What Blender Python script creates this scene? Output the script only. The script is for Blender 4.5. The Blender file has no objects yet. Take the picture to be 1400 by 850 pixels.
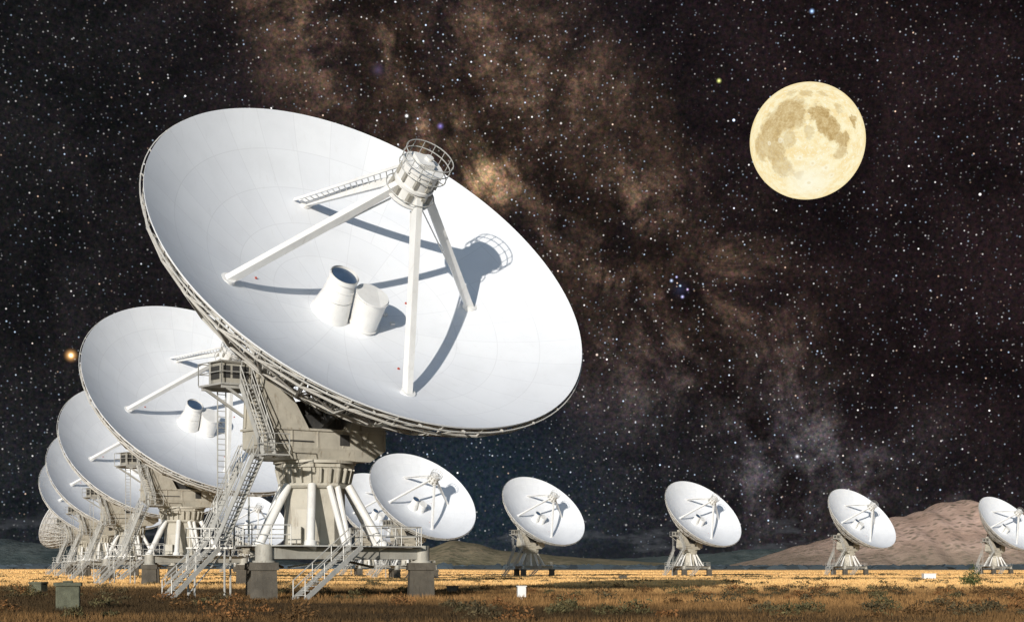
import bpy, math, random
import numpy as np
from mathutils import Vector, Matrix
random.seed(7); rng=np.random.default_rng(11)
scene=bpy.context.scene
R=math.radians
scene.view_settings.view_transform='Standard'
scene.view_settings.look='None'
scene.view_settings.exposure=0

# ------------------------------------------------------------ node helpers
class NT:
    def __init__(s,nt): s.nt=nt; s.n=nt.nodes; s.l=nt.links
    def put(s,sock,v):
        if v is None: return
        if isinstance(v,bpy.types.NodeSocket): s.l.new(v,sock)
        else:
            if isinstance(v,(tuple,list)) and sock.type=='RGBA' and len(v)==3: v=(*v,1)
            sock.default_value=v
    def m(s,op,a,b=None,c=None,clamp=False):
        x=s.n.new('ShaderNodeMath'); x.operation=op; x.use_clamp=clamp
        s.put(x.inputs[0],a); s.put(x.inputs[1],b); s.put(x.inputs[2],c); return x.outputs[0]
    def v(s,op,a,b=None,sc=None):
        x=s.n.new('ShaderNodeVectorMath'); x.operation=op
        s.put(x.inputs[0],a)
        if b is not None: s.put(x.inputs[1],b)
        if sc is not None: s.put(x.inputs['Scale'],sc)
        return x.outputs['Value'] if op in('DOT_PRODUCT','DISTANCE','LENGTH') else x.outputs['Vector']
    def mr(s,val,a,b,c=0.0,d=1.0,smooth=True):
        x=s.n.new('ShaderNodeMapRange'); x.interpolation_type='SMOOTHSTEP' if smooth else 'LINEAR'
        s.put(x.inputs[0],val); s.put(x.inputs[1],a); s.put(x.inputs[2],b); s.put(x.inputs[3],c); s.put(x.inputs[4],d)
        return x.outputs[0]
    def noise(s,vec,scale,detail=4,rough=.5,color=False,dist=0.0):
        x=s.n.new('ShaderNodeTexNoise'); s.put(x.inputs['Vector'],vec)
        x.inputs['Scale'].default_value=scale; x.inputs['Detail'].default_value=detail; x.inputs['Roughness'].default_value=rough
        x.inputs['Distortion'].default_value=dist
        return x.outputs['Color' if color else 'Fac']
    def vor(s,vec,scale,feature='F1'):
        x=s.n.new('ShaderNodeTexVoronoi'); x.feature=feature; s.put(x.inputs['Vector'],vec); x.inputs['Scale'].default_value=scale
        return x.outputs['Distance'],x.outputs['Color']
    def mix(s,f,a,b,mode='MIX'):
        x=s.n.new('ShaderNodeMix'); x.data_type='RGBA'; x.blend_type=mode
        s.put(x.inputs[0],f); s.put(x.inputs[6],a); s.put(x.inputs[7],b); return x.outputs[2]
    def sep(s,v):
        x=s.n.new('ShaderNodeSeparateXYZ'); s.put(x.inputs[0],v); return x.outputs
    def comb(s,a,b,c):
        x=s.n.new('ShaderNodeCombineXYZ'); s.put(x.inputs[0],a); s.put(x.inputs[1],b); s.put(x.inputs[2],c); return x.outputs[0]
def newmat(name):
    m=bpy.data.materials.new(name); m.use_nodes=True
    t=NT(m.node_tree); b=m.node_tree.nodes['Principled BSDF']; return m,t,b
def paint(name,col,rough=.5,var=.12,scale=1.2,dirt=(.28,.24,.18),dirtamt=.25,metal=0.0,bump=0.0,world=False):
    m,t,b=newmat(name)
    co=t.n.new('ShaderNodeTexCoord').outputs['Object']
    n1=t.noise(co,scale,6,.6); n2=t.noise(t.v('MULTIPLY',co,(3.0,3.0,.5)),scale*1.7,5,.65)
    c=t.mix(t.mr(n1,.3,.7),tuple(x*(1-var) for x in col),col)
    c=t.mix(t.m('MULTIPLY',t.mr(n2,.52,.78),dirtamt),c,dirt)
    t.put(b.inputs['Base Color'],c); b.inputs['Roughness'].default_value=rough; b.inputs['Metallic'].default_value=metal
    if bump:
        bp=t.n.new('ShaderNodeBump'); bp.inputs['Strength'].default_value=bump; bp.inputs['Distance'].default_value=.05
        t.put(bp.inputs['Height'],t.noise(co,scale*8,6,.7)); t.put(b.inputs['Normal'],bp.outputs[0])
    return m

M_white=paint('white_paint',(.76,.76,.75),.45,.10,1.0,(.4,.36,.3),.3)
M_struct=paint('cream_structure_paint',(.50,.475,.41),.55,.25,.7,(.14,.10,.06),.8)
M_struct2=paint('aged_grey_paint',(.40,.385,.34),.6,.30,.8,(.11,.085,.06),.75)
M_steel=paint('galvanised_steel',(.50,.50,.48),.5,.2,2.0,(.2,.16,.12),.4,metal=.2)
M_truss=paint('truss_paint',(.62,.61,.58),.55,.2,.6,(.2,.15,.1),.5)
M_dark=paint('dark_machinery',(.05,.05,.05),.6,.3,1.5)
M_conc=paint('weathered_concrete',(.10,.088,.07),.9,.4,1.2,(.035,.026,.018),.8,bump=.6)
M_box=paint('lichen_concrete',(.12,.125,.085),.9,.4,3,(.04,.04,.025),.8,bump=.6)
M_blue=paint('blue_radome',(.05,.09,.16),.35,.2,1.5)
M_red=paint('red_paint',(.45,.08,.05),.5)

# reflector panels
M_refl,t,b=newmat('reflector_panels')
co=t.n.new('ShaderNodeTexCoord').outputs['Object']
sx,sy,sz=t.sep(co)[:3]
rr=t.m('SQRT',t.m('ADD',t.m('MULTIPLY',sx,sx),t.m('MULTIPLY',sy,sy)))
th=t.m('DIVIDE',t.m('ARCTAN2',sy,sx),2*math.pi)
rq=t.m('DIVIDE',rr,2.1); 
nsec=t.m('ADD',16.0,t.m('MULTIPLY',t.m('GREATER_THAN',rr,6.3),16.0))
tq=t.m('MULTIPLY',t.m('ADD',th,.5),nsec)
def seam(q,unit):
    f=t.m('FRACT',q); d=t.m('MINIMUM',f,t.m('SUBTRACT',1.0,f)); return t.m('MULTIPLY',d,unit)
d1=seam(rq,2.1); d2=seam(tq,t.m('DIVIDE',t.m('MULTIPLY',rr,2*math.pi),nsec))
dm=t.m('MINIMUM',d1,d2)
sm=t.m('SUBTRACT',1.0,t.mr(dm,0.008,0.035))
wn=t.n.new('ShaderNodeTexWhiteNoise'); wn.noise_dimensions='2D'
t.put(wn.inputs['Vector'],t.comb(t.m('FLOOR',rq),t.m('FLOOR',tq),0.0))
base=t.mix(wn.outputs['Value'],(.735,.757,.795),(.765,.787,.82))
n=t.noise(co,.35,7,.62)
base=t.mix(t.m('MULTIPLY',t.mr(n,.42,.72),.22),base,(.56,.575,.60))
n3=t.noise(t.v('MULTIPLY',co,(4.0,1.0,1.0)),.9,6,.7)
base=t.mix(t.m('MULTIPLY',t.mr(n3,.55,.8),.18),base,(.46,.45,.43))
base=t.mix(t.m('MULTIPLY',sm,.15),base,(.3,.3,.32))
t.put(b.inputs['Base Color'],base); b.inputs['Roughness'].default_value=.55
b.inputs['Specular IOR Level'].default_value=.3

# ------------------------------------------------------------ mesh builder
class MB:
    def __init__(s): s.v=[]; s.f=[]
    def add(s,vs,fs):
        o=len(s.v); s.v+= [tuple(v) for v in vs]; s.f+=[tuple(i+o for i in f) for f in fs]
    def hexa(s,p):
        s.add(p,[(3,2,1,0),(4,5,6,7),(0,1,5,4),(1,2,6,5),(2,3,7,6),(3,0,4,7)])
    def box(s,x0,x1,y0,y1,z0,z1):
        s.hexa([(x0,y0,z0),(x1,y0,z0),(x1,y1,z0),(x0,y1,z0),(x0,y0,z1),(x1,y0,z1),(x1,y1,z1),(x0,y1,z1)])
    def beam(s,a,b,w,h=None,up=(0,0,1)):
        h=h or w; a=Vector(a); b=Vector(b); d=(b-a)
        if d.length<1e-6: return
        d.normalize(); up=Vector(up)
        if abs(d.dot(up))>.98: up=Vector((1,0,0)) if abs(d.x)<.9 else Vector((0,1,0))
        x=d.cross(up).normalized(); y=x.cross(d).normalized()
        q=[(-w/2,-h/2),(w/2,-h/2),(w/2,h/2),(-w/2,h/2)]
        s.hexa([a+x*i+y*j for i,j in q]+[b+x*i+y*j for i,j in q])
    def tube(s,a,b,r1,r2=None,n=10,cap=True):
        r2=r1 if r2 is None else r2
        a=Vector(a); b=Vector(b); d=(b-a).normalized()
        up=Vector((0,0,1)) if abs(d.z)<.95 else Vector((1,0,0))
        x=d.cross(up).normalized(); y=x.cross(d)
        vs=[]; fs=[]
        for c,r in((a,r1),(b,r2)):
            for i in range(n):
                t=2*math.pi*i/n; vs.append(c+x*(r*math.cos(t))+y*(r*math.sin(t)))
        for i in range(n):
            j=(i+1)%n; fs.append((i,j,n+j,n+i))
        if cap: fs.append(tuple(range(n-1,-1,-1))); fs.append(tuple(range(n,2*n)))
        s.add(vs,fs)
    def ring(s,c,r,tr,n=32,m=5,ax='z'):
        pts=[(c[0]+r*math.cos(2*math.pi*i/n),c[1]+r*math.sin(2*math.pi*i/n),c[2]) for i in range(n)]
        for i in range(n): s.tube(pts[i],pts[(i+1)%n],tr,n=m,cap=False)
    def lathe(s,prof,n=32,c=(0,0)):
        vs=[];fs=[]
        for r,z in prof:
            for i in range(n):
                t=2*math.pi*i/n; vs.append((c[0]+r*math.cos(t),c[1]+r*math.sin(t),z))
        for k in range(len(prof)-1):
            for i in range(n):
                j=(i+1)%n; fs.append((k*n+i,k*n+j,(k+1)*n+j,(k+1)*n+i))
        s.add(vs,fs)
    def rail(s,pts,h=1.05,closed=False,r=.03):
        P=[Vector(p) for p in pts]
        if closed: P.append(P[0])
        for a,b in zip(P[:-1],P[1:]):
            L=(b-a).length; k=max(1,int(round(L/1.3)))
            for i in range(k+1):
                q=a.lerp(b,i/k); s.tube(q,q+Vector((0,0,h)),r,n=5)
            for hh in (h,h*.52):
                s.tube(a+Vector((0,0,hh)),b+Vector((0,0,hh)),r,n=5)
    def stairs(s,top,bot,w,rails=True):
        a=Vector(top); b=Vector(bot); d=b-a; hd=Vector((d.x,d.y,0)).normalized(); sd=Vector((-hd.y,hd.x,0))
        for k in(-1,1):
            s.beam(a+sd*k*w/2,b+sd*k*w/2,.06,.26)
            if rails:
                for hh in(.55,1.0):
                    s.tube(a+sd*k*w/2+Vector((0,0,hh)),b+sd*k*w/2+Vector((0,0,hh)),.03,n=5)
                m=max(2,int(d.length/1.4))
                for i in range(m+1):
                    q=a.lerp(b,i/m)+sd*k*w/2; s.tube(q,q+Vector((0,0,1.0)),.03,n=5)
        n=max(3,int(abs(d.z)/.22))
        for i in range(1,n):
            q=a.lerp(b,i/n); s.beam(q-sd*w/2,q+sd*w/2,.26,.04)
    def mesh(s,name,mat,sharp=35):
        me=bpy.data.meshes.new(name); me.from_pydata(s.v,[],s.f); me.update()
        me.polygons.foreach_set('use_smooth',[True]*len(me.polygons)); me.set_sharp_from_angle(angle=R(sharp))
        me.materials.append(mat); return me

# ------------------------------------------------------------ antenna parts
PA=(10,130,250)
PIER=[(5.9*math.cos(R(a)),5.9*math.sin(R(a))) for a in PA]
mb=MB()
for k,(x,y) in enumerate(PIER):
    a=R(8); M=Matrix.Rotation(a,3,'Z')
    def P(u,v,z): q=M@Vector((u,v,0)); return (x+q.x,y+q.y,z)
    for (h0,h1,s0,s1) in((-.8,1.55,.74,.66),(1.55,1.95,.78,.74)):
        mb.hexa([P(-s0,-s0,h0),P(s0,-s0,h0),P(s0,s0,h0),P(-s0,s0,h0),P(-s1,-s1,h1),P(s1,-s1,h1),P(s1,s1,h1),P(-s1,s1,h1)])
me_pier=mb.mesh('concrete_piers',M_conc)
mb=MB()
for i in range(3):
    x,y=PIER[i]; x2,y2=PIER[(i+1)%3]
    mb.beam((x,y,2.45),(x2,y2,2.45),.45,.62)
    mb.beam((x,y,2.43),(0,0,2.43),.6,.6)
    mb.tube((x,y,1.95),(x,y,2.9),.48,n=12)
    mb.tube((x,y,1.95),(x,y,2.05),.62,n=12)
    mx,my=(x+x2)/2,(y+y2)/2; mb.beam((mx,my,2.42),(0,0,2.42),.35,.5)
    mb.beam((mx*1.02,my*1.02,2.15),(x*.55,y*.55,1.7),.12,.12)
me_frame=mb.mesh('base_frame',M_struct2)
mb=MB()
mb.lathe([(0,2.75),(1.95,2.75),(1.95,2.95),(1.72,2.96),(1.66,6.0),(1.9,6.02),(2.02,6.15),(2.02,6.28),(1.88,6.3),(2.05,7.1),(2.2,7.14),(2.2,7.34),(0,7.34)],n=8)
me_ped=mb.mesh('pedestal_drum',M_struct)
mb=MB()
for i in range(24):
    a=2*math.pi*i/24; c,s_=math.cos(a),math.sin(a)
    mb.beam((1.92*c,1.92*s_,6.32),(2.1*c,2.1*s_,7.1),.09,.22,up=(c,s_,0))
mb.lathe([(1.6,7.36),(2.28,7.36),(2.28,7.52),(1.6,7.52)],n=40)
mb.beam((-.9,-1.58,3.9),(.0,-1.72,3.9),.05,1.9)
mb.box(-1.2,-.5,-2.25,-1.75,3.0,3.9)
me_col=mb.mesh('azimuth_bearing_collar',M_struct)
mb=MB()
for k,(x,y) in enumerate(PIER):
    a0=R(PA[k])
    for s_ in(-1,1):
        ta=a0+s_*R(22); tt=Vector((1.95*math.cos(ta),1.95*math.sin(ta),6.15))
        ba=a0+s_*R(23); rb=4.0; bb=Vector((rb*math.cos(ba),rb*math.sin(ba),2.72))
        mb.tube(tt,bb,.23,n=12); mb.tube(bb-(bb-tt).normalized()*.35,bb+Vector((0,0,-.02)),.34,n=12)
        ta2=a0+s_*R(52); tt2=Vector((1.85*math.cos(ta2),1.85*math.sin(ta2),6.1)); bb2=Vector((3.2*math.cos(a0+s_*R(58)),3.2*math.sin(a0+s_*R(58)),2.72))
        mb.tube(tt2,bb2,.17,n=10)
me_strut=mb.mesh('pedestal_struts',M_white)
mb=MB()
hexp=[(5.9,-.3),(5.5,2.2),(-1.8,5.4),(-4.6,4.7),(-3.9,-3.4),(-2.6,-5.9),(-.6,-5.7)]
dz=2.86
vs=[(x,y,dz-.06) for x,y in hexp]+[(x,y,dz) for x,y in hexp]; nn=len(hexp)
mb.add(vs,[tuple(range(nn-1,-1,-1)),tuple(range(nn,2*nn))]+[(i,(i+1)%nn,nn+(i+1)%nn,nn+i) for i in range(nn)])
mb.rail([(x,y,dz) for x,y in hexp])
mb.rail([(2.8,-3.0,dz),(5.9,-.3,dz)])
mb.stairs((2.6,-3.6,2.8),(-.1,-6.3,0.02),1.0)
mb.box(-7.0,-4.3,-.6,1.6,2.72,2.8)
mb.rail([(-4.4,-.6,2.8),(-7,-.6,2.8),(-7,1.6,2.8),(-4.4,1.6,2.8)])
for x in(-6.9,-4.9):
    for y in(-.5,1.5): mb.tube((x,y,0),(x,y,2.75),.06,n=6)
mb.tube((-6.9,-.5,.2),(-4.9,-.5,2.6),.04,n=5)
mb.stairs((-5.4,-.7,2.75),(-7.6,-2.9,.02),.9)
mb.stairs((-4.3,1.2,7.55),(-6.3,.5,2.85),.8)
mb.tube((-3.3,-2.3,2.8),(-3.3,-2.3,5.5),.06,n=6)
me_stair=mb.mesh('service_deck_and_stairs',M_steel)

mb=MB()
mb.hexa([(-2.7,-1.45,7.52),(2.7,-1.45,7.52),(2.7,1.45,7.52),(-2.7,1.45,7.52),(-3.6,-1.65,8.15),(3.6,-1.65,8.15),(3.6,1.65,8.15),(-3.6,1.65,8.15)])
mb.hexa([(-3.6,-1.65,8.15),(3.6,-1.65,8.15),(3.6,1.65,8.15),(-3.6,1.65,8.15),(-3.62,-1.6,9.15),(3.62,-1.6,9.15),(3.62,1.6,9.15),(-3.62,1.6,9.15)])
for s_ in(-1,1):
    xo,xi=3.62*s_,1.3*s_; xo2,xi2=3.85*s_,2.75*s_
    p=[(xo,-1.6,9.15),(xi,-1.6,9.15),(xi,1.6,9.15),(xo,1.6,9.15),(xo2,-.75,12.5),(xi2,-.75,12.5),(xi2,.85,12.5),(xo2,.85,12.5)]
    if s_>0: p=[p[i] for i in(1,0,3,2,5,4,7,6)]
    mb.hexa(p)
    mb.box(min(xo2,xi2)-.06,max(xo2,xi2)+.06,-.85,.95,12.5,13.15)
    mb.tube((xi2,0,12.68),((3.85+.35)*s_,0,12.68),.55,n=20)
for x in(-2.4,-.8,.8,2.4): mb.beam((x,-1.66,8.2),(x,-1.63,9.1),.08,.05,up=(0,1,0))
mb.box(-3.68,-3.6,-.6,.5,8.3,9.0)
mb.beam((-3.72,-1.0,9.3),(-3.93,-.45,12.3),.1,.1); mb.beam((-3.72,1.2,9.3),(-3.93,.6,12.3),.1,.1)
mb.box(-3.74,-3.64,-1.66,1.66,9.1,9.22)
mb.box(-3.6,3.6,-1.72,-1.58,9.08,9.2)
me_yoke=mb.mesh('azimuth_yoke',M_struct)
mb=MB()
mb.box(-1.2,1.2,-.9,1.0,9.17,10.0); mb.tube((-.9,-.6,10.4),(.9,-.6,10.4),.4,n=14); mb.box(-.5,.5,.1,1.2,10.0,10.9)
mb.box(-2.2,-1.5,1.7,2.4,8.0,9.6); mb.box(1.2,2.4,1.7,2.6,7.9,9.8)
mb.box(.6,1.2,-1.69,-1.665,8.35,8.95); mb.tube((-3.2,-1.68,8.5),(-1.1,-1.68,8.5),.04,n=6)
me_mach=mb.mesh('drive_machinery',M_dark)
mb=MB()
mb.box(-6.4,-4.0,-1.2,1.4,11.32,11.42)
mb.rail([(-4.0,-1.2,11.42),(-6.4,-1.2,11.42),(-6.4,1.4,11.42),(-4.0,1.4,11.42)],1.15)
for y in(-1.0,1.2): mb.beam((-6.2,y,11.3),(-3.8,y,9.9),.12,.14); mb.beam((-6.3,y,11.25),(-3.9,y,11.25),.14,.2)
mb.stairs((-5.0,-1.3,11.35),(-4.7,-3.2,7.6),.75)
mb.box(-5.3,-4.0,-4.1,-3.1,7.5,7.58); mb.rail([(-4.0,-4.1,7.58),(-5.3,-4.1,7.58),(-5.3,-3.1,7.58)])
mb.beam((-4.6,-3.5,7.48),(-2.4,-1.2,7.9),.14,.16); mb.beam((-5.2,-3.2,7.48),(-3.4,1.0,7.9),.12,.14)
mb.stairs((-5.4,-3.3,7.55),(-6.2,-.6,2.9),.7)
mb.tube((-5.2,1.5,2.8),(-5.2,1.5,11.3),.04,n=5); mb.tube((-4.7,1.5,2.8),(-4.7,1.5,11.3),.04,n=5)
for i in range(28): mb.tube((-5.2,1.5,2.95+i*.3),(-4.7,1.5,2.95+i*.3),.02,n=4)
me_plat=mb.mesh('access_platform_and_ladder',M_steel)
mb=MB(); mb.box(-6.2,-4.5,-.9,.6,11.45,12.55); mb.box(-6.25,-4.45,-.95,.65,12.55,12.62)
me_cab=mb.mesh('equipment_cabinet_shell',M_struct2)
mb=MB()
for x in(-5.95,-5.4,-4.85): mb.box(x-.2,x+.2,-.93,-.905,11.7,12.35)
mb.box(-6.23,-6.205,-.6,.3,11.65,12.35)
me_cabd=mb.mesh('cabinet_vents',M_dark)

C0=3.99; RIM=12.5
surf=lambda r: C0+r*r/40.0
mb=MB()
nr,na=26,144
vs=[];fs=[]
for side,off in((0,0),(1,-.09)):
    for i in range(nr+1):
        r=RIM*i/nr if i else .02
        for j in range(na):
            a=2*math.pi*j/na; vs.append((r*math.cos(a),r*math.sin(a),surf(r)+off))
B=(nr+1)*na
for i in range(nr):
    for j in range(na):
        k=(j+1)%na
        fs.append((i*na+j,(i+1)*na+j,(i+1)*na+k,i*na+k)); fs.append((B+i*na+j,B+i*na+k,B+(i+1)*na+k,B+(i+1)*na+j))
for j in range(na):
    k=(j+1)%na; fs.append((nr*na+j,B+nr*na+j,B+nr*na+k,nr*na+k))
mb.add(vs,fs)
me_refl=mb.mesh('reflector_dish',M_refl)
mb=MB()
rbt=lambda r: surf(r)-(3.9*max(0.0,1-r/12.7)**.75+.38)
rs=[3.0,4.9,6.8,8.7,10.5,12.3]
NR=32
for j in range(NR):
    a=2*math.pi*(j+.5)/NR; c,s_=math.cos(a),math.sin(a)
    top=[Vector((r*c,r*s_,surf(r)-.17)) for r in rs]; bot=[Vector((r*c,r*s_,rbt(r))) for r in rs]
    for i in range(5):
        mb.beam(top[i],top[i+1],.09,.12); mb.beam(bot[i],bot[i+1],.11,.13)
        mb.beam(bot[i],top[i+1],.07,.07)
    for i in range(6): mb.beam(top[i],bot[i],.07,.07)
    mb.beam(bot[5],Vector((12.45*c,12.45*s_,surf(12.45)-.1)),.06,.06)
    mb.beam(bot[0],Vector((1.9*c,1.9*s_,1.2)),.1,.1)
for i,r in enumerate(rs):
    for zz,w in((surf(r)-.17,.07),(rbt(r),.09)):
        for j in range(NR):
            a=2*math.pi*(j+.5)/NR;b_=2*math.pi*(j+1.5)/NR
            mb.beam((r*math.cos(a),r*math.sin(a),zz),(r*math.cos(b_),r*math.sin(b_),zz),w,w)
            if i>0 and w==.09:
                r2=rs[i-1]; mb.beam((r*math.cos(a),r*math.sin(a),zz),(r2*math.cos(b_),r2*math.sin(b_),rbt(r2)),.06,.06)
                if i in(3,5) : mb.beam((r*math.cos(a),r*math.sin(a),zz),(r*math.cos(b_),r*math.sin(b_),surf(r)-.17),.06,.06)
for j in range(96):
    a=2*math.pi*j/96;b_=2*math.pi*(j+1)/96; rr_=12.62
    mb.beam((rr_*math.cos(a),rr_*math.sin(a),surf(12.5)-.24),(rr_*math.cos(b_),rr_*math.sin(b_),surf(12.5)-.24),.05,.07)
    if j%3==0: mb.beam((12.3*math.cos(a),12.3*math.sin(a),surf(12.3)-.22),(12.64*math.cos(a),12.64*math.sin(a),surf(12.5)-.2),.05,.10)
me_back=mb.mesh('backing_truss',M_truss)
mb=MB()
mb.lathe([(0,.7),(2.3,.7),(2.5,1.0),(2.5,3.7),(0,3.7)],n=16)
mb.beam((-2.7,0,0),(2.7,0,0),1.2,1.2)
for s_ in(-1,1):
    mb.beam((2.3*s_,0,0),(2.3*s_,0,3.0),.5,1.4); mb.beam((2.45*s_,-.3,-.3),(2.3*s_,-2.8,1.2),.35,.35); mb.beam((2.45*s_,.3,-.3),(2.3*s_,2.8,1.2),.35,.35)
    mb.beam((2.3*s_,0,.2),(2.1*s_,.2,-2.2),.35,1.2)
me_hub=mb.mesh('elevation_hub',M_struct2)
mb=MB()
for s_ in(-1,1): mb.box(2.1*s_-.55,2.1*s_+.55,-1.1,1.5,-3.0,-1.7)
pts=[(0,3.3*math.cos(R(a)),3.3*math.sin(R(a))) for a in range(150,391,12)]
for a,b_ in zip(pts[:-1],pts[1:]): mb.beam(a,b_,.35,.3,up=(1,0,0))
for a in pts[::4]: mb.beam((0,0,0),a,.2,.15)
me_cw=mb.mesh('counterweight_and_gear',M_dark)
mb=MB()
b1=Vector((-.95,-.05,C0-.05)); t1=Vector((-1.05,.12,C0+2.3)); m1=Vector((-.98,.0,C0+1.2))
mb.tube(b1,m1,1.12,.86,n=32); mb.tube(m1,t1,.86,.72,n=32)
for k in(.15,.6): 
    c=m1.lerp(t1,k); mb.tube(c,c+Vector((0,0,.06)),.87-.1*k,n=32)
mb.beam((-1.95,-.5,C0+.2),(-1.6,-.2,C0+1.5),.35,.06)
mb.tube(t1,t1+Vector((-.01,.01,.24)),.80,n=32,cap=False); mb.tube(t1,t1+Vector((-.01,.01,.24)),.74,n=32,cap=False)
b2=Vector((.80,-.95,C0-.05)); t2=Vector((.45,-.85,C0+2.1))
mb.tube(b2,t2,.74,.90,n=32); mb.tube(t2,t2+Vector((0,0,.06)),.95,n=32); q=b2.lerp(t2,.12); mb.tube(q,q+Vector((0,0,.07)),.82,n=32)
mb.tube((.1,.8,C0),(.2,.9,C0+1.1),.6,.5,n=24)
for (x,y,h) in((1.7,.9,.5),(2.1,.5,.35),(1.4,1.4,.6),(2.5,0,.3),(2.7,-.7,.25),(1.9,1.5,.3),(1.1,1.9,.5),(.7,2.2,.4)):
    mb.tube((x,y,surf(2)-.1),(x,y,surf(2)+h),.09,n=8); mb.box(x-.13,x+.13,y-.1,y+.1,surf(2)+h-.12,surf(2)+h)
me_feed=mb.mesh('feed_horns',M_white)
mb=MB(); mb.tube(t1+Vector((0,0,.08)),t1+Vector((0,0,.12)),.73,n=28)
me_feedb=mb.mesh('feed_window',M_blue)
mb=MB()
for (x,y) in((-5.2,1.3),(4.2,.9),(1.1,-4.8)):
    z=surf(math.hypot(x,y)); mb.box(x-.05,x+.05,y-.05,y+.05,z,z+.08)
me_redm=mb.mesh('red_alignment_targets',M_red)
mb=MB()
FR=7.6; fz=surf(FR)
for k,(ux,uy) in enumerate(((-1,0),(0,-1),(1,0),(0,1))):
    f=Vector((FR*ux,FR*uy,fz)); tp=Vector((.85*ux,.85*uy,12.6)); sd=Vector((-uy,ux,0))
    if k!=3: 
        mb.beam(f,tp,.34,.46)
        mb.beam(f+(tp-f)*.02,tp+Vector((0,0,-.8)),.07,.07)
    else:
        off=sd*.55
        mb.beam(f,tp,.30,.42)
        g=f+off*1.4+Vector((0,0,.1)); g2=tp+off+Vector((0,0,.7))
        mb.beam(g,g2,.10,.14)
        for i in range(1,18):
            u=i/18; mb.beam(f.lerp(tp,u),g.lerp(g2,min(1,u+.03)),.05,.05)
    mb.tube(f-Vector((0,0,.1)),f+Vector((0,0,.16)),.40,n=12)
me_legs=mb.mesh('quadrupod_legs',M_white)
mb=MB(); Z=-.62
mb.lathe([(r,z+Z) for r,z in((0,12.35),(.5,12.4),(1.05,12.6),(1.22,12.75),(1.22,12.83),(1.05,12.86),(1.0,12.9),(1.0,13.5),(1.08,13.52),(1.08,13.68),(1.0,13.7),(1.0,14.5),(1.1,14.52),(1.1,14.68),(0,14.68))],n=28)
mb.box(-.5,.4,-.4,.5,14.69+Z,15.0+Z); mb.tube((.2,.1,14.7+Z),(.2,.1,15.15+Z),.22,n=12)
me_sub=mb.mesh('subreflector_barrel',M_white)
mb=MB()
for i in range(9):
    a=2*math.pi*i/9; c,s_=math.cos(a),math.sin(a)
    mb.box(1.02*c-.12,1.02*c+.12,1.02*s_-.12,1.02*s_+.12,12.95+Z,13.42+Z); mb.box(1.0*c-.1,1.0*c+.1,1.0*s_-.1,1.0*s_+.1,13.8+Z,14.3+Z)
me_subd=mb.mesh('subreflector_actuators',M_struct2)
mb=MB()
for rr_,z in((1.3,14.35),(1.3,14.85),(1.3,15.25)): mb.ring((.15,.05,z+Z),rr_,.03,28)
for i in range(14):
    a=2*math.pi*i/14; mb.tube((.15+1.3*math.cos(a),.05+1.3*math.sin(a),14.35+Z),(.15+1.3*math.cos(a),.05+1.3*math.sin(a),15.25+Z),.022,n=5)
    if i%2==0: mb.tube((.15+1.3*math.cos(a),.05+1.3*math.sin(a),14.35+Z),(.6*math.cos(a),.6*math.sin(a),14.35+Z),.03,n=5)
mb.ring((0,0,13.1+Z),1.34,.03,24)
me_cage=mb.mesh('maintenance_cage',M_steel)

YAW=37.56
def antenna(x,y,z=0,yaw=YAW,elev=41.4,base=0):
    e=bpy.data.objects.new('radio_telescope',None); scene.collection.objects.link(e); e.location=(x,y,z); e.empty_display_size=2
    def ch(me,loc=(0,0,0),rot=(0,0,0),par=e):
        o=bpy.data.objects.new(me.name,me)
        scene.collection.objects.link(o); o.parent=par; o.location=loc; o.rotation_euler=rot; return o
    for me in(me_pier,me_frame,me_ped,me_col,me_strut,me_stair): ch(me,rot=(0,0,R(base)))
    for me in(me_yoke,me_mach,me_plat,me_cab,me_cabd): ch(me,rot=(0,0,R(yaw)))
    rot=(Matrix.Rotation(R(yaw),3,'Z')@Matrix.Rotation(R(90-elev),3,'X')).to_euler()
    for me in(me_refl,me_back,me_hub,me_cw,me_feed,me_feedb,me_redm,me_legs,me_sub,me_subd,me_cage): ch(me,(0,0,12.68),rot)
    return e
def sst(a,b,x): t_=np.clip((x-a)/(b-a),0,1); return t_*t_*(3-2*t_)
def gh(x,y): return -0.75*sst(200,360,y)*sst(-70,-20,x)
for (x,y) in((-7.3,92.3),(-28.5,166),(-49.7,240),(-70.9,314),(-92.1,388),
             (-19.0,377),(8.7,476),(54.6,500),(109.8,550),(173.3,612),(-34.2,461),(-87.4,591)):
    px_,py_=x-3.6,y+4.7
    antenna(px_,py_,float(gh(px_,py_)))
antenna(-125,520,0,yaw=-112,elev=38)

# ------------------------------------------------------------ ground
def obj(name,me): o=bpy.data.objects.new(name,me); scene.collection.objects.link(o); return o
rad=np.concatenate([[0.0],np.geomspace(8,6900,150)]); ang=np.linspace(0,2*np.pi,241)[:-1]
vs=[];fs=[]
for r in rad:
    for a in ang:
        x=r*np.cos(a); y=r*np.sin(a)
        z=float(gh(x,y)); 
        if 20<r<400: z+=0.05*math.sin(x*.31+math.sin(y*.17)*2)*math.sin(y*.23+x*.05)
        vs.append((x,y,z))
na_=len(ang)
for i in range(len(rad)-1):
    for j in range(na_):
        k=(j+1)%na_; fs.append((i*na_+j,(i+1)*na_+j,(i+1)*na_+k,i*na_+k))
me=bpy.data.meshes.new('ground'); me.from_pydata(vs,[],fs); me.polygons.foreach_set('use_smooth',[True]*len(fs))
M_g,t,b=newmat('dry_grassland')
co=t.n.new('ShaderNodeNewGeometry').outputs['Position']; g=t.sep(co)
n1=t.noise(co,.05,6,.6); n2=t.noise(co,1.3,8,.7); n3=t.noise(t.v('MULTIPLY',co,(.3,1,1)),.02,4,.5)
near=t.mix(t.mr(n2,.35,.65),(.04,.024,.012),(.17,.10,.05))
far=t.mix(t.mr(n1,.35,.65),(.70,.44,.20),(.80,.54,.28))
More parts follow.
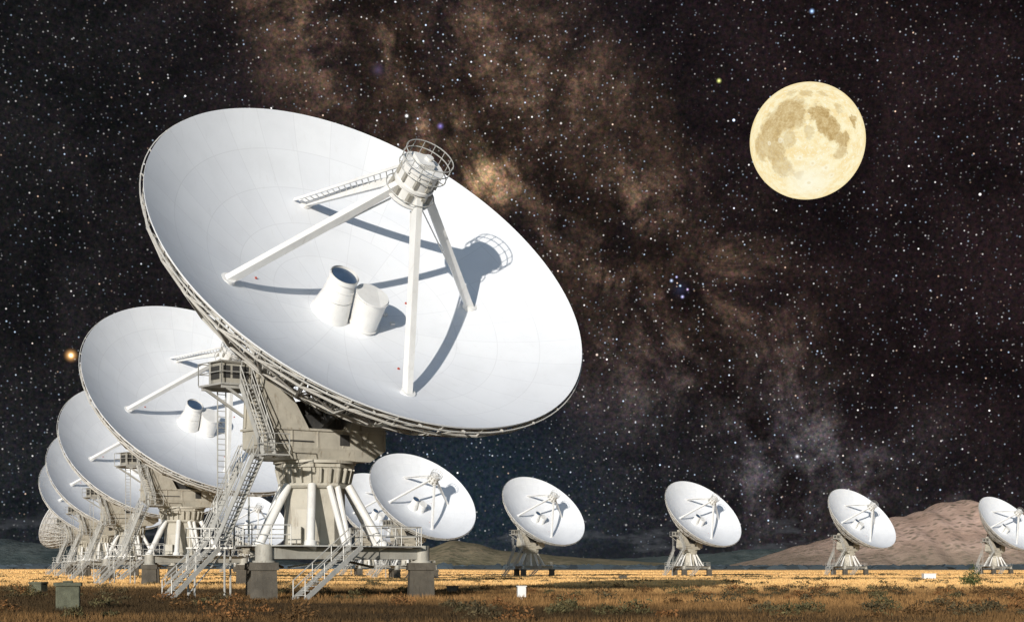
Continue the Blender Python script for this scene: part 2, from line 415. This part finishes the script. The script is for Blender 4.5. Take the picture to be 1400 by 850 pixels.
far=t.mix(t.mr(n3,.55,.7),far,(.48,.30,.14))
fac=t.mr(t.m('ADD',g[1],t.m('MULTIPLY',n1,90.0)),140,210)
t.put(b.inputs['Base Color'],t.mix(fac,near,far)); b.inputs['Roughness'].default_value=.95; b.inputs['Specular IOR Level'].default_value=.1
bp=t.n.new('ShaderNodeBump'); bp.inputs['Strength'].default_value=.9; bp.inputs['Distance'].default_value=.25
t.put(bp.inputs['Height'],n2); t.put(b.inputs['Normal'],bp.outputs[0])
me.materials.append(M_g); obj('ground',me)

def fn(x,y,s):
    return .5+.25*(np.sin(x*s+1.7*np.sin(y*s*.7+.3))+np.sin(y*s*1.3+2.1*np.sin(x*s*.6+1.1)))
V=[];Cc=[];
def grassband(y0,y1,n,nb,h0,h1,w):
    y=np.sqrt(rng.uniform(y0*y0,y1*y1,n)); x=rng.uniform(-1,1,n)*(.36*y+6)
    z=gh(x,y)
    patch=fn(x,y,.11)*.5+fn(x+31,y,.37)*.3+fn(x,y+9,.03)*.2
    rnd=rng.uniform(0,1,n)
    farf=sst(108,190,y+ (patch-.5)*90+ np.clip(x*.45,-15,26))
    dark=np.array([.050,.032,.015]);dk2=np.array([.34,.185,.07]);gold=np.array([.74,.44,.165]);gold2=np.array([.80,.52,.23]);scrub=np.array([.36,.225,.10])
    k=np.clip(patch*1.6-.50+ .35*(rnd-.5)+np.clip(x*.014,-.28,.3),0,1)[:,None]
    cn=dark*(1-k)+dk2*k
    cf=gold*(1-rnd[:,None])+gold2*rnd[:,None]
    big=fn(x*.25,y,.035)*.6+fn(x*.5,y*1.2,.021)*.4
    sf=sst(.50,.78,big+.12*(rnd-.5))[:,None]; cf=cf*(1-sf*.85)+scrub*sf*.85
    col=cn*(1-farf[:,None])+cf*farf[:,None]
    H=rng.uniform(h0,h1,n)*(.6+.8*patch)
    for i in range(nb):
        a=rng.uniform(0,2*np.pi,n); ww=w*rng.uniform(.5,1.3,n); ox=rng.normal(0,.12+w*.6,n); oy=rng.normal(0,.12+w*.6,n)
        hx=np.cos(a)*ww/2; hy=np.sin(a)*ww/2; lean=rng.normal(0,.35,(n,2))*H[:,None]; hh=H*rng.uniform(.6,1.15,n)
        bx=x+ox; by=y+oy
        p=np.stack([np.stack([bx-hx,by-hy,z-.03],1),np.stack([bx+hx,by+hy,z-.03],1),np.stack([bx+lean[:,0],by+lean[:,1],z+hh],1)],1)
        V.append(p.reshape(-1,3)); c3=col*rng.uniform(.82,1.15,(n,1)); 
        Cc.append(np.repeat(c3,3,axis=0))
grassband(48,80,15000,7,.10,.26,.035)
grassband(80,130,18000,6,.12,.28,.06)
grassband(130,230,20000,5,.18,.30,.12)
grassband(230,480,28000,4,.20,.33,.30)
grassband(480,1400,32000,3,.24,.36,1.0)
V=np.concatenate(V); Cc=np.concatenate(Cc)
def trimesh(name,V,Cc,mat,k=3):
    nv=len(V); nf=nv//k
    me=bpy.data.meshes.new(name); me.vertices.add(nv); me.vertices.foreach_set('co',V.astype(np.float32).ravel())
    me.loops.add(nv); me.loops.foreach_set('vertex_index',np.arange(nv,dtype=np.int32))
    me.polygons.add(nf); me.polygons.foreach_set('loop_start',np.arange(0,nv,k,dtype=np.int32)); me.polygons.foreach_set('loop_total',np.full(nf,k,dtype=np.int32))
    me.update(calc_edges=True)
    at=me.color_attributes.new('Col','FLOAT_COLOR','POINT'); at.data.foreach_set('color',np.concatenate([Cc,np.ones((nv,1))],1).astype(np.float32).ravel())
    me.materials.append(mat); return obj(name,me)
M_gr,t,b=newmat('dry_grass_blades')
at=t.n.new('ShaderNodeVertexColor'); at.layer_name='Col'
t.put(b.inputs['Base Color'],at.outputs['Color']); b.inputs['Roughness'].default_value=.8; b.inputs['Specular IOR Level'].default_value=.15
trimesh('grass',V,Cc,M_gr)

def bush(cx,cy,rw,rh,n,col,col2,VV,CC,leaf=.07):
    z0=float(gh(cx,cy)); 
    d=rng.normal(size=(n,3)); d/=np.linalg.norm(d,axis=1)[:,None]; d[:,2]=np.abs(d[:,2])
    lob=1+.28*np.sin(d[:,0]*5+cx)*np.cos(d[:,1]*4+cy)+.2*np.sin(d[:,2]*9+cx*3)
    rr_=rng.uniform(.45,1.05,n)**.6*lob
    p=d*rr_[:,None]*np.array([rw,rw,rh])+np.array([cx,cy,z0+.02])
    u=rng.normal(size=(n,3));u/=np.linalg.norm(u,axis=1)[:,None]; w=np.cross(u,rng.normal(size=(n,3))); w/=np.linalg.norm(w,axis=1)[:,None]
    s_=leaf*rng.uniform(.5,1.4,n)[:,None]
    q=np.stack([p-u*s_,p-w*s_*.4,p+u*s_,p+w*s_*.4],1)
    f=rng.uniform(0,1,(n,1)); c=np.array(col)*(1-f)+np.array(col2)*f; c=c*rng.uniform(.6,1.3,(n,1))
    VV.append(q.reshape(-1,3)); CC.append(np.repeat(c,4,axis=0))
VV=[];CC=[]
for i in range(210):
    y=math.sqrt(random.uniform(55**2,135**2)); x=random.uniform(-.32,.34)*y
    if random.random()<.35: x=random.uniform(.12,.31)*y
    sc=random.uniform(.22,.55)*(1 if random.random()<.85 else 1.4)
    cols=random.choice([((.06,.055,.028),(.13,.11,.05)),((.17,.09,.035),(.07,.045,.022)),((.12,.095,.05),(.05,.04,.022)),((.26,.12,.045),(.12,.07,.03))])
    bush(x,y,sc*1.3,sc,int(260),*cols,VV,CC)
for i in range(300):
    y=random.uniform(150,460); x=random.uniform(-.32,.34)*y; sc=random.uniform(.25,.55)
    bush(x,y,sc*1.8,sc*.8,70,(.08,.065,.03),(.16,.12,.06),VV,CC,.14)
for (x0,x1,y) in((16,32,330),(-9,2,300),(48,62,420),(40,48,250)):
    for i in range(26):
        bush(random.uniform(x0,x1),y+random.uniform(-5,5),.9,.45,60,(.05,.045,.025),(.09,.075,.04),VV,CC,.15)
trimesh('scrub_bushes',np.concatenate(VV),np.concatenate(CC),M_gr,4)
VV=[];CC=[]
for dx,dy,rz in((0,0,1.0),(.5,.2,1.5),(-.4,.1,1.2),(.1,-.2,1.7)):
    bush(41.5+dx,159+dy,.5,rz,400,(.05,.07,.025),(.12,.13,.05),VV,CC,.09)
trimesh('shrub',np.concatenate(VV),np.concatenate(CC),M_gr,4)

# ------------------------------------------------------------ hills
def hillmat(name,c1,c2,sc,dotamt=.8):
    m,t,b=newmat(name); co=t.n.new('ShaderNodeNewGeometry').outputs['Position']; g=t.sep(co)
    n1=t.noise(co,.006,8,.65); d,_=t.vor(co,.06); n2=t.noise(co,.02,6,.65)
    c=t.mix(t.mr(n1,.38,.62),c1,c2)
    dots=t.m('MULTIPLY',t.m('SUBTRACT',1.0,t.mr(d,.2,.55)),t.mr(n2,.36,.54))
    c=t.mix(t.m('MULTIPLY',dots,dotamt),c,sc)
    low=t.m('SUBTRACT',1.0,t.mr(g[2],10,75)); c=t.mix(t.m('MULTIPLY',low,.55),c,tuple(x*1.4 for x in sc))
    t.put(b.inputs['Base Color'],c); b.inputs['Roughness'].default_value=1; b.inputs['Specular IOR Level'].default_value=0
    bp=t.n.new('ShaderNodeBump'); bp.inputs['Strength'].default_value=.9; bp.inputs['Distance'].default_value=12
    t.put(bp.inputs['Height'],t.noise(co,.012,8,.66)); t.put(b.inputs['Normal'],bp.outputs[0]); return m
def hill(name,D,prof,depth,mat,rough=1.0):
    xs=[p[0] for p in prof]; nx=220; ny=46
    X=np.linspace(xs[0],xs[-1],nx)
    Hh=np.interp(X,xs,[p[1] for p in prof])
    k=np.ones(9)/9; Hh=np.convolve(np.pad(Hh,4,mode='edge'),k,'valid')
    vs=[];fs=[]
    for j in range(ny):
        v=j/(ny-1); cs=math.sin(math.pi*v)**1.3
        for i in range(nx):
            w=X[i]; y=D+(v-.5)*depth
            rid=1+ rough*.12*(math.sin(w*.021+v*6)+math.sin(w*.043-v*9+1)*.6)*(1-cs)
            z=Hh[i]*cs*rid+ rough*Hh[i]*.02*(math.sin(w*.05+v*11)+math.sin(w*.11+2))
            vs.append((w,y,z-2.5))
    for j in range(ny-1):
        for i in range(nx-1): a=j*nx+i; fs.append((a,a+1,a+nx+1,a+nx))
    me=bpy.data.meshes.new(name); me.from_pydata(vs,[],fs); me.polygons.foreach_set('use_smooth',[True]*len(fs)); me.materials.append(mat); obj(name,me)
def pf(D,pts): return [((px-700)/2400*D,(775-py)/2400*D+2) for px,py in pts]
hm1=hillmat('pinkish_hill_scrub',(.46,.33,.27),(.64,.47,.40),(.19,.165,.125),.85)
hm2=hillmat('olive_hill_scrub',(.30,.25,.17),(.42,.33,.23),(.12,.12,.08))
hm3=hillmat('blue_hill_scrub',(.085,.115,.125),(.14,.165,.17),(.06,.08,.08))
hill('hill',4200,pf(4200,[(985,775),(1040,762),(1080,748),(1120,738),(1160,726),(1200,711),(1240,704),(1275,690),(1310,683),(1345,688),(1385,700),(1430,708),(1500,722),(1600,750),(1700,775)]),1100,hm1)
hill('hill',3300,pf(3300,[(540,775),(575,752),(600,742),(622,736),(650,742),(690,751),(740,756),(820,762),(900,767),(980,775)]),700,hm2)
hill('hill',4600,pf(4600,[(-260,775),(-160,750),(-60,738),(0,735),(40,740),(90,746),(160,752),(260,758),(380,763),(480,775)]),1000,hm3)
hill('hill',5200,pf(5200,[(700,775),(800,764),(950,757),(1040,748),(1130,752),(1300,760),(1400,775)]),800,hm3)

VV=[];CC=[]
for i in range(2600):
    x=rng.uniform(-650,1000); y=rng.uniform(2000,2300)
    h=rng.uniform(3,7)*(.6+.6*fn(np.array(x),np.array(y),.01)); w=rng.uniform(5,14)
    m_=7; th=np.linspace(0,np.pi,m_)
    px_=x+np.cos(th)*w*rng.uniform(.7,1.1,m_); pz=np.sin(th)*h*rng.uniform(.75,1.1,m_)-.8
    q=np.stack([px_,np.full(m_,y)+rng.uniform(-3,3,m_),pz],1)
    VV.append(q); CC.append(np.repeat(np.array([[.035,.048,.06]])*rng.uniform(.6,1.4),m_,axis=0))
trimesh('distant_shaded_land',np.concatenate(VV),np.concatenate(CC),M_gr,7)  # low ragged band; shade on far flat land put into its dark colour

def bevobj(name,mbuild,mat,loc,rz=0,bw=.03):
    o=obj(name,mbuild.mesh(name,mat)); o.location=loc; o.rotation_euler=(0,0,rz)
    md=o.modifiers.new('b','BEVEL'); md.width=bw; md.segments=2; md.limit_method='ANGLE'; return o
mb=MB(); mb.box(-.46,.46,-.46,.46,-.2,.95); mb.box(-.54,.54,-.54,.54,.95,1.1); mb.box(-.2,.2,-.25,.25,1.1,1.16)
bevobj('concrete_utility_box',mb,M_box,(-17.7,70,0),.2)
mb=MB(); mb.box(-.45,.45,-.4,.4,-.2,.62); mb.box(-.5,.5,-.45,.45,.62,.74)
bevobj('concrete_utility_box',mb,M_box,(-31.3,116,0),-.3)
mb=MB(); mb.box(-.22,.22,-.18,.18,.12,.68); mb.box(-.26,.26,-.22,.22,.68,.73); mb.tube((0,0,-.1),(0,0,.14),.07); mb.box(-.15,.15,-.2,-.185,.2,.6)
bevobj('junction_box',mb,M_white,(.5,93,0),.15,.015)
mb=MB(); mb.box(-1.1,1.1,-.7,.7,-.2,1.1); mb.box(-1.18,1.18,-.78,.78,1.1,1.2); mb.box(-.4,.4,-.74,-.71,.2,.95)
bevobj('equipment_cabinet',mb,M_white,(75.5,318,-.6),.1)
for (x,y,s_) in((-4.0,118,.5),(-17,150,.6),(-38,128,.6),(19,300,.9),(60,260,.5)):
    mb=MB(); mb.box(-.35*s_*2,.35*s_*2,-.3,.3,-.3,.5*s_*1.6); mb.box(-.4*s_*2,.4*s_*2,-.34,.34,.5*s_*1.6,.58*s_*1.6)
    bevobj('cable_marker_block',mb,M_conc,(x,y,float(gh(x,y))),random.uniform(-.5,.5),.03)

# ------------------------------------------------------------ sky dome
def d_(px,py): return Vector(((px-700)/2400,1,(775-py)/2400)).normalized()
vs=[];fs=[]; nu,nv2=100,50
for j in range(nv2+1):
    el=R(-3+93*j/nv2)
    for i in range(nu+1):
        az=R(-100+200*i/nu); vs.append((6700*math.cos(el)*math.sin(az),6700*math.cos(el)*math.cos(az),6700*math.sin(el)))
for j in range(nv2):
    for i in range(nu): a=j*(nu+1)+i; fs.append((a,a+1,a+nu+2,a+nu+1))
me=bpy.data.meshes.new('sky'); me.from_pydata(vs,[],fs)
ms=bpy.data.materials.new('night_sky'); ms.use_nodes=True; t=NT(ms.node_tree); t.n.clear()
ms.cycles.emission_sampling='NONE'
out=t.n.new('ShaderNodeOutputMaterial'); em=t.n.new('ShaderNodeEmission'); t.l.new(em.outputs[0],out.inputs[0])
dr=t.v('NORMALIZE',t.n.new('ShaderNodeNewGeometry').outputs['Position']); s3=t.sep(dr)
mw=d_(560,40).cross(d_(1075,620)).normalized()
nA=t.noise(dr,5,4,.6); nB=t.noise(dr,17,8,.70,dist=.4); nC=t.noise(t.v('ADD',dr,(3,1,2)),11,8,.68,dist=.8); nD=t.noise(t.v('ADD',dr,(7,1,5)),45,6,.72)
sdot=t.m('ADD',t.v('DOT_PRODUCT',dr,tuple(mw)),t.m('MULTIPLY',t.m('SUBTRACT',nA,.5),.08))
band=t.m('SUBTRACT',1.0,t.mr(t.m('ABSOLUTE',sdot),.0,.10))
rift=t.mr(t.m('ABSOLUTE',t.m('ADD',sdot,t.m('MULTIPLY',t.m('SUBTRACT',nC,.5),.14))),.003,.024)
cl=t.mr(nB,.42,.66)
lane=t.m('MULTIPLY',t.mr(nC,.40,.54),t.m('ADD',.15,t.m('MULTIPLY',rift,.85)))
def blob(px,py,r): return t.m('SUBTRACT',1.0,t.mr(t.v('DISTANCE',dr,tuple(d_(px,py))),0.0,r/2400))
core=t.m('MAXIMUM',t.m('MULTIPLY',blob(645,240,100),.95),t.m('MULTIPLY',blob(830,210,160),.62))
core=t.m('MAXIMUM',core,t.m('MULTIPLY',blob(630,150,190),.52))
core=t.m('MAXIMUM',core,t.m('MULTIPLY',blob(450,60,130),.18))
glow=t.m('MULTIPLY',t.m('ADD',t.m('MULTIPLY',band,.50),core),t.m('MULTIPLY',t.m('ADD',.17,cl),t.m('ADD',.12,lane)))
glow=t.m('MULTIPLY',glow,t.m('ADD',.4,t.m('MULTIPLY',t.mr(nD,.3,.7),1.5)))
up=t.mr(s3[2],.06,.17)
gcol=t.mix(up,(.115,.105,.11),(.235,.145,.092))
gcol=t.mix(t.m('MULTIPLY',blob(645,240,100),.6),gcol,(.40,.26,.13))
dist_base=t.mix(t.mr(s3[2],.0,.13),(.011,.016,.021),(.0098,.0082,.0096))
dist_base=t.mix(t.m('MULTIPLY',t.mr(s3[0],.02,.18),.8),dist_base,(.0115,.0078,.0088))
dist_base=t.mix(t.m('MULTIPLY',t.m('SUBTRACT',1.0,t.mr(s3[0],-.27,-.08)),.5),dist_base,(.0085,.0110,.012))
dist_base=t.mix(1.0,dist_base,t.mix(t.mr(nB,.3,.7),(.6,.6,.6),(1.7,1.5,1.45)),'MULTIPLY')
dist_base=t.mix(t.m('MULTIPLY',t.m('SUBTRACT',1.0,rift),t.m('MULTIPLY',band,.6)),dist_base,(.006,.004,.004))
dist_base=t.mix(t.m('MULTIPLY',blob(640,660,230),.55),dist_base,(.014,.029,.044))
lowb=blob(1075,615,110)
c=t.mix(1.0,dist_base,t.v('SCALE',gcol,sc=glow),'ADD')
c=t.mix(1.0,c,t.v('SCALE',(.09,.09,.10),sc=t.m('MULTIPLY',lowb,t.m('MULTIPLY',cl,t.m('MULTIPLY',t.mr(nD,.3,.7),.6)))),'ADD')
gr=t.noise(dr,480,2,.7); grc=t.noise(dr,480,2,.7,color=True)
grm=t.mix(.35,t.comb(gr,gr,gr),grc)
c=t.mix(1.0,c,t.mix(.7,(1,1,1),t.v('MULTIPLY',t.v('MULTIPLY',grm,grm),(4.2,4.2,4.2))),'MULTIPLY')
wv=t.v('MULTIPLY',dr,(1,1,3.2)); nw=t.noise(wv,30,8,.6)
wm=t.m('MULTIPLY',t.mr(nw,.50,.64),t.m('MULTIPLY',t.mr(s3[2],.034,.018),t.mr(s3[2],.0,.008)))
c=t.mix(t.m('MULTIPLY',wm,.7),c,(.070,.074,.082))
c=t.mix(t.m('MULTIPLY',t.mr(s3[2],.025,.0),.25),c,(.035,.037,.042))
def stars(scale,thr,gain,pw,off,sat=1.0):
    d,col=t.vor(t.v('ADD',dr,off),scale); cs=t.n.new('ShaderNodeSeparateColor'); t.put(cs.inputs[0],col)
    msk=t.m('POWER',t.m('SUBTRACT',1.0,t.mr(d,0.0,thr,smooth=False)),1.3)
    br=t.m('MULTIPLY',t.m('POWER',cs.outputs[0],pw),gain)
    sc=t.mix(t.mr(cs.outputs[1],.25,.6),(.62,.78,1.0),(1,.97,.95)); sc=t.mix(t.mr(cs.outputs[2],.84,.96),sc,(1,.70,.52))
    return t.v('SCALE',sc,sc=t.m('MULTIPLY',msk,br))
dens=t.m('ADD',.75,t.m('MULTIPLY',band,.45))
st=t.v('ADD',t.v('SCALE',stars(400,.27,.85,3.2,(0,0,0)),sc=dens),t.v('SCALE',stars(270,.18,2.1,4.2,(.3,.1,.7)),sc=dens))
st=t.v('ADD',st,stars(130,.085,3.8,4.0,(1.3,.6,.2))); st=t.v('ADD',st,stars(45,.042,5.0,2.5,(2.3,.2,.9)))
st=t.v('SCALE',st,sc=t.mr(s3[2],.004,.03,.15,1.0))
c=t.mix(1.0,c,st,'ADD')
def bright(px,py,r,col,g):
    dd=t.v('DISTANCE',dr,tuple(d_(px,py))); k=t.m('POWER',t.m('SUBTRACT',1.0,t.mr(dd,0.0,r/2400,smooth=False)),3.0)
    return t.v('SCALE',col,sc=t.m('MULTIPLY',k,g))
for a in((97,485,12,(1,.52,.18),2.6),(97,485,5,(1,.85,.6),4.0),(983,110,5,(.75,.8,.25),2.5),(556,158,4,(1,1,1),3),(602,172,7,(.4,.32,1),.9),(1110,15,5,(.4,.6,1),2.5),(517,95,16,(.3,.22,.6),.15),(930,395,22,(.2,.28,.7),.07),(1090,623,5,(.9,.9,1),1.5),(918,383,4,(.6,.7,1),2),(933,405,4,(.6,.6,1),2),(925,378,3,(.6,.6,1),2),(940,395,3,(.8,.6,1),2),(930,390,3,(.6,.8,1),2)):
    c=t.mix(1.0,c,bright(*a),'ADD')
t.put(em.inputs['Color'],c); em.inputs['Strength'].default_value=1
me.materials.append(ms); obj('sky',me)

# ------------------------------------------------------------ moon
MD=4000.0; mp=Vector((404/2400*MD,MD,(775-193)/2400*MD+1.7)); mr_=79/2400*MD*.99
bpy.ops.mesh.primitive_uv_sphere_add(segments=96,ring_count=48,radius=mr_,location=mp)
mo=bpy.context.object; mo.name='moon'; bpy.ops.object.shade_smooth()
c0=(Vector((0,0,1.7))-mp).normalized(); rt=Vector((1,0,0)); rt=(rt-c0*rt.dot(c0)).normalized(); upv=rt.cross(c0)*-1
if upv.z<0: upv=-upv
mm=bpy.data.materials.new('moon_surface'); mm.use_nodes=True; t=NT(mm.node_tree); t.n.clear(); mm.cycles.emission_sampling='NONE'
out=t.n.new('ShaderNodeOutputMaterial'); em=t.n.new('ShaderNodeEmission'); t.l.new(em.outputs[0],out.inputs[0])
nd=t.v('NORMALIZE',t.n.new('ShaderNodeTexCoord').outputs['Object'])
wr=t.v('SCALE',t.v('SUBTRACT',t.noise(nd,4.5,8,.68,color=True),(.5,.5,.5)),sc=.42)
p=t.v('ADD',nd,wr)
mar=None
for (px,py,r,g) in((1078,156,25,.9),(1055,175,22,.85),(1044,200,20,.7),(1060,205,18,.75),(1080,190,12,.55),(1072,228,15,.6),(1092,238,8,.5),(1119,157,14,1),(1134,176,15,1),(1124,168,11,1),(1150,190,12,.9),(1164,166,8,1),(1104,182,9,.5),(1148,208,9,.75),(1100,131,9,.5),(1080,130,8,.45),(1122,130,7,.4),(1144,150,6,.5)):
    a=(px-1104)/79; bb=(193-py)/79; cc=math.sqrt(max(.02,1-a*a-bb*bb)); q=rt*a+upv*bb+c0*cc
    k=t.m('MULTIPLY',t.m('SUBTRACT',1.0,t.mr(t.v('DISTANCE',p,tuple(q)),r/79*.75,r/79*1.15)),float(g))
    mar=k if mar is None else t.m('MAXIMUM',mar,k)
fine=t.noise(nd,7,9,.72); fine2=t.noise(nd,24,7,.68)
hl=t.mix(t.mr(fine,.38,.6),(.95,.76,.40),(1.0,.91,.60))
hl=t.mix(t.mr(fine2,.52,.68),hl,(1.0,.97,.78))
ml=t.mix(t.mr(fine,.35,.65),(.44,.29,.11),(.62,.44,.19))
mar=t.m('MULTIPLY',mar,t.m('ADD',.70,t.m('MULTIPLY',t.mr(fine2,.38,.58),.30)))
c=t.mix(t.m('MULTIPLY',mar,.95),hl,ml)
a,bb=(1108-1104)/79,(193-248)/79; q=rt*a+upv*bb+c0*math.sqrt(1-a*a-bb*bb)
dty=t.v('DISTANCE',nd,tuple(q)); c=t.mix(t.m('MULTIPLY',t.m('SUBTRACT',1.0,t.mr(dty,.03,.6)),.7),c,(1,.97,.78))
for (px,py,r) in((1108,248,5),(1068,192,3),(1053,196,2.5),(1130,228,4),(1112,222,3.5),(1095,215,3),(1138,238,3.5),(1120,258,3)):
    a=(px-1104)/79; bb=(193-py)/79; q=rt*a+upv*bb+c0*math.sqrt(1-a*a-bb*bb); dd=t.v('DISTANCE',nd,tuple(q))
    c=t.mix(t.m('MULTIPLY',t.m('SUBTRACT',1.0,t.mr(dd,r/79*.9,r/79*1.5)),.5),c,(1,.97,.78)); c=t.mix(t.m('MULTIPLY',t.m('SUBTRACT',1.0,t.mr(dd,r/79*.3,r/79*.7)),.4),c,(.75,.55,.25))
lim=t.v('DOT_PRODUCT',nd,tuple(c0)); c=t.mix(t.mr(lim,.0,.4,.4,0.0),c,(.82,.60,.24))
t.put(em.inputs['Color'],c); em.inputs['Strength'].default_value=1.0
mo.data.materials.append(mm)

# ------------------------------------------------------------ light
tosun=Vector((-.235,-.955,.19)).normalized()
el=math.asin(tosun.z); rot=math.atan2(tosun.x,tosun.y)
w=bpy.data.worlds.new('World'); scene.world=w; w.use_nodes=True
bg=w.node_tree.nodes['Background']; sk=w.node_tree.nodes.new('ShaderNodeTexSky'); sk.sky_type='NISHITA'; sk.sun_disc=False
sk.sun_elevation=el; sk.sun_rotation=rot; sk.ozone_density=2.6; sk.dust_density=.3
w.node_tree.links.new(sk.outputs[0],bg.inputs[0]); bg.inputs[1].default_value=.135
sl=bpy.data.lights.new('sun','SUN'); sl.energy=4.4; sl.angle=R(.5); sl.color=(1,.935,.84)
so=obj('sun',sl); so.rotation_euler=tosun.to_track_quat('Z','Y').to_euler(); so.location=(-30,-60,60)

cam=bpy.data.cameras.new('camera'); cam.sensor_width=36; cam.lens=36*2400/1400; cam.shift_y=350/1400; cam.clip_end=20000; cam.clip_start=.5
coo=obj('camera',cam); coo.location=(0,0,1.7); coo.rotation_euler=(R(90),0,0); scene.camera=coo
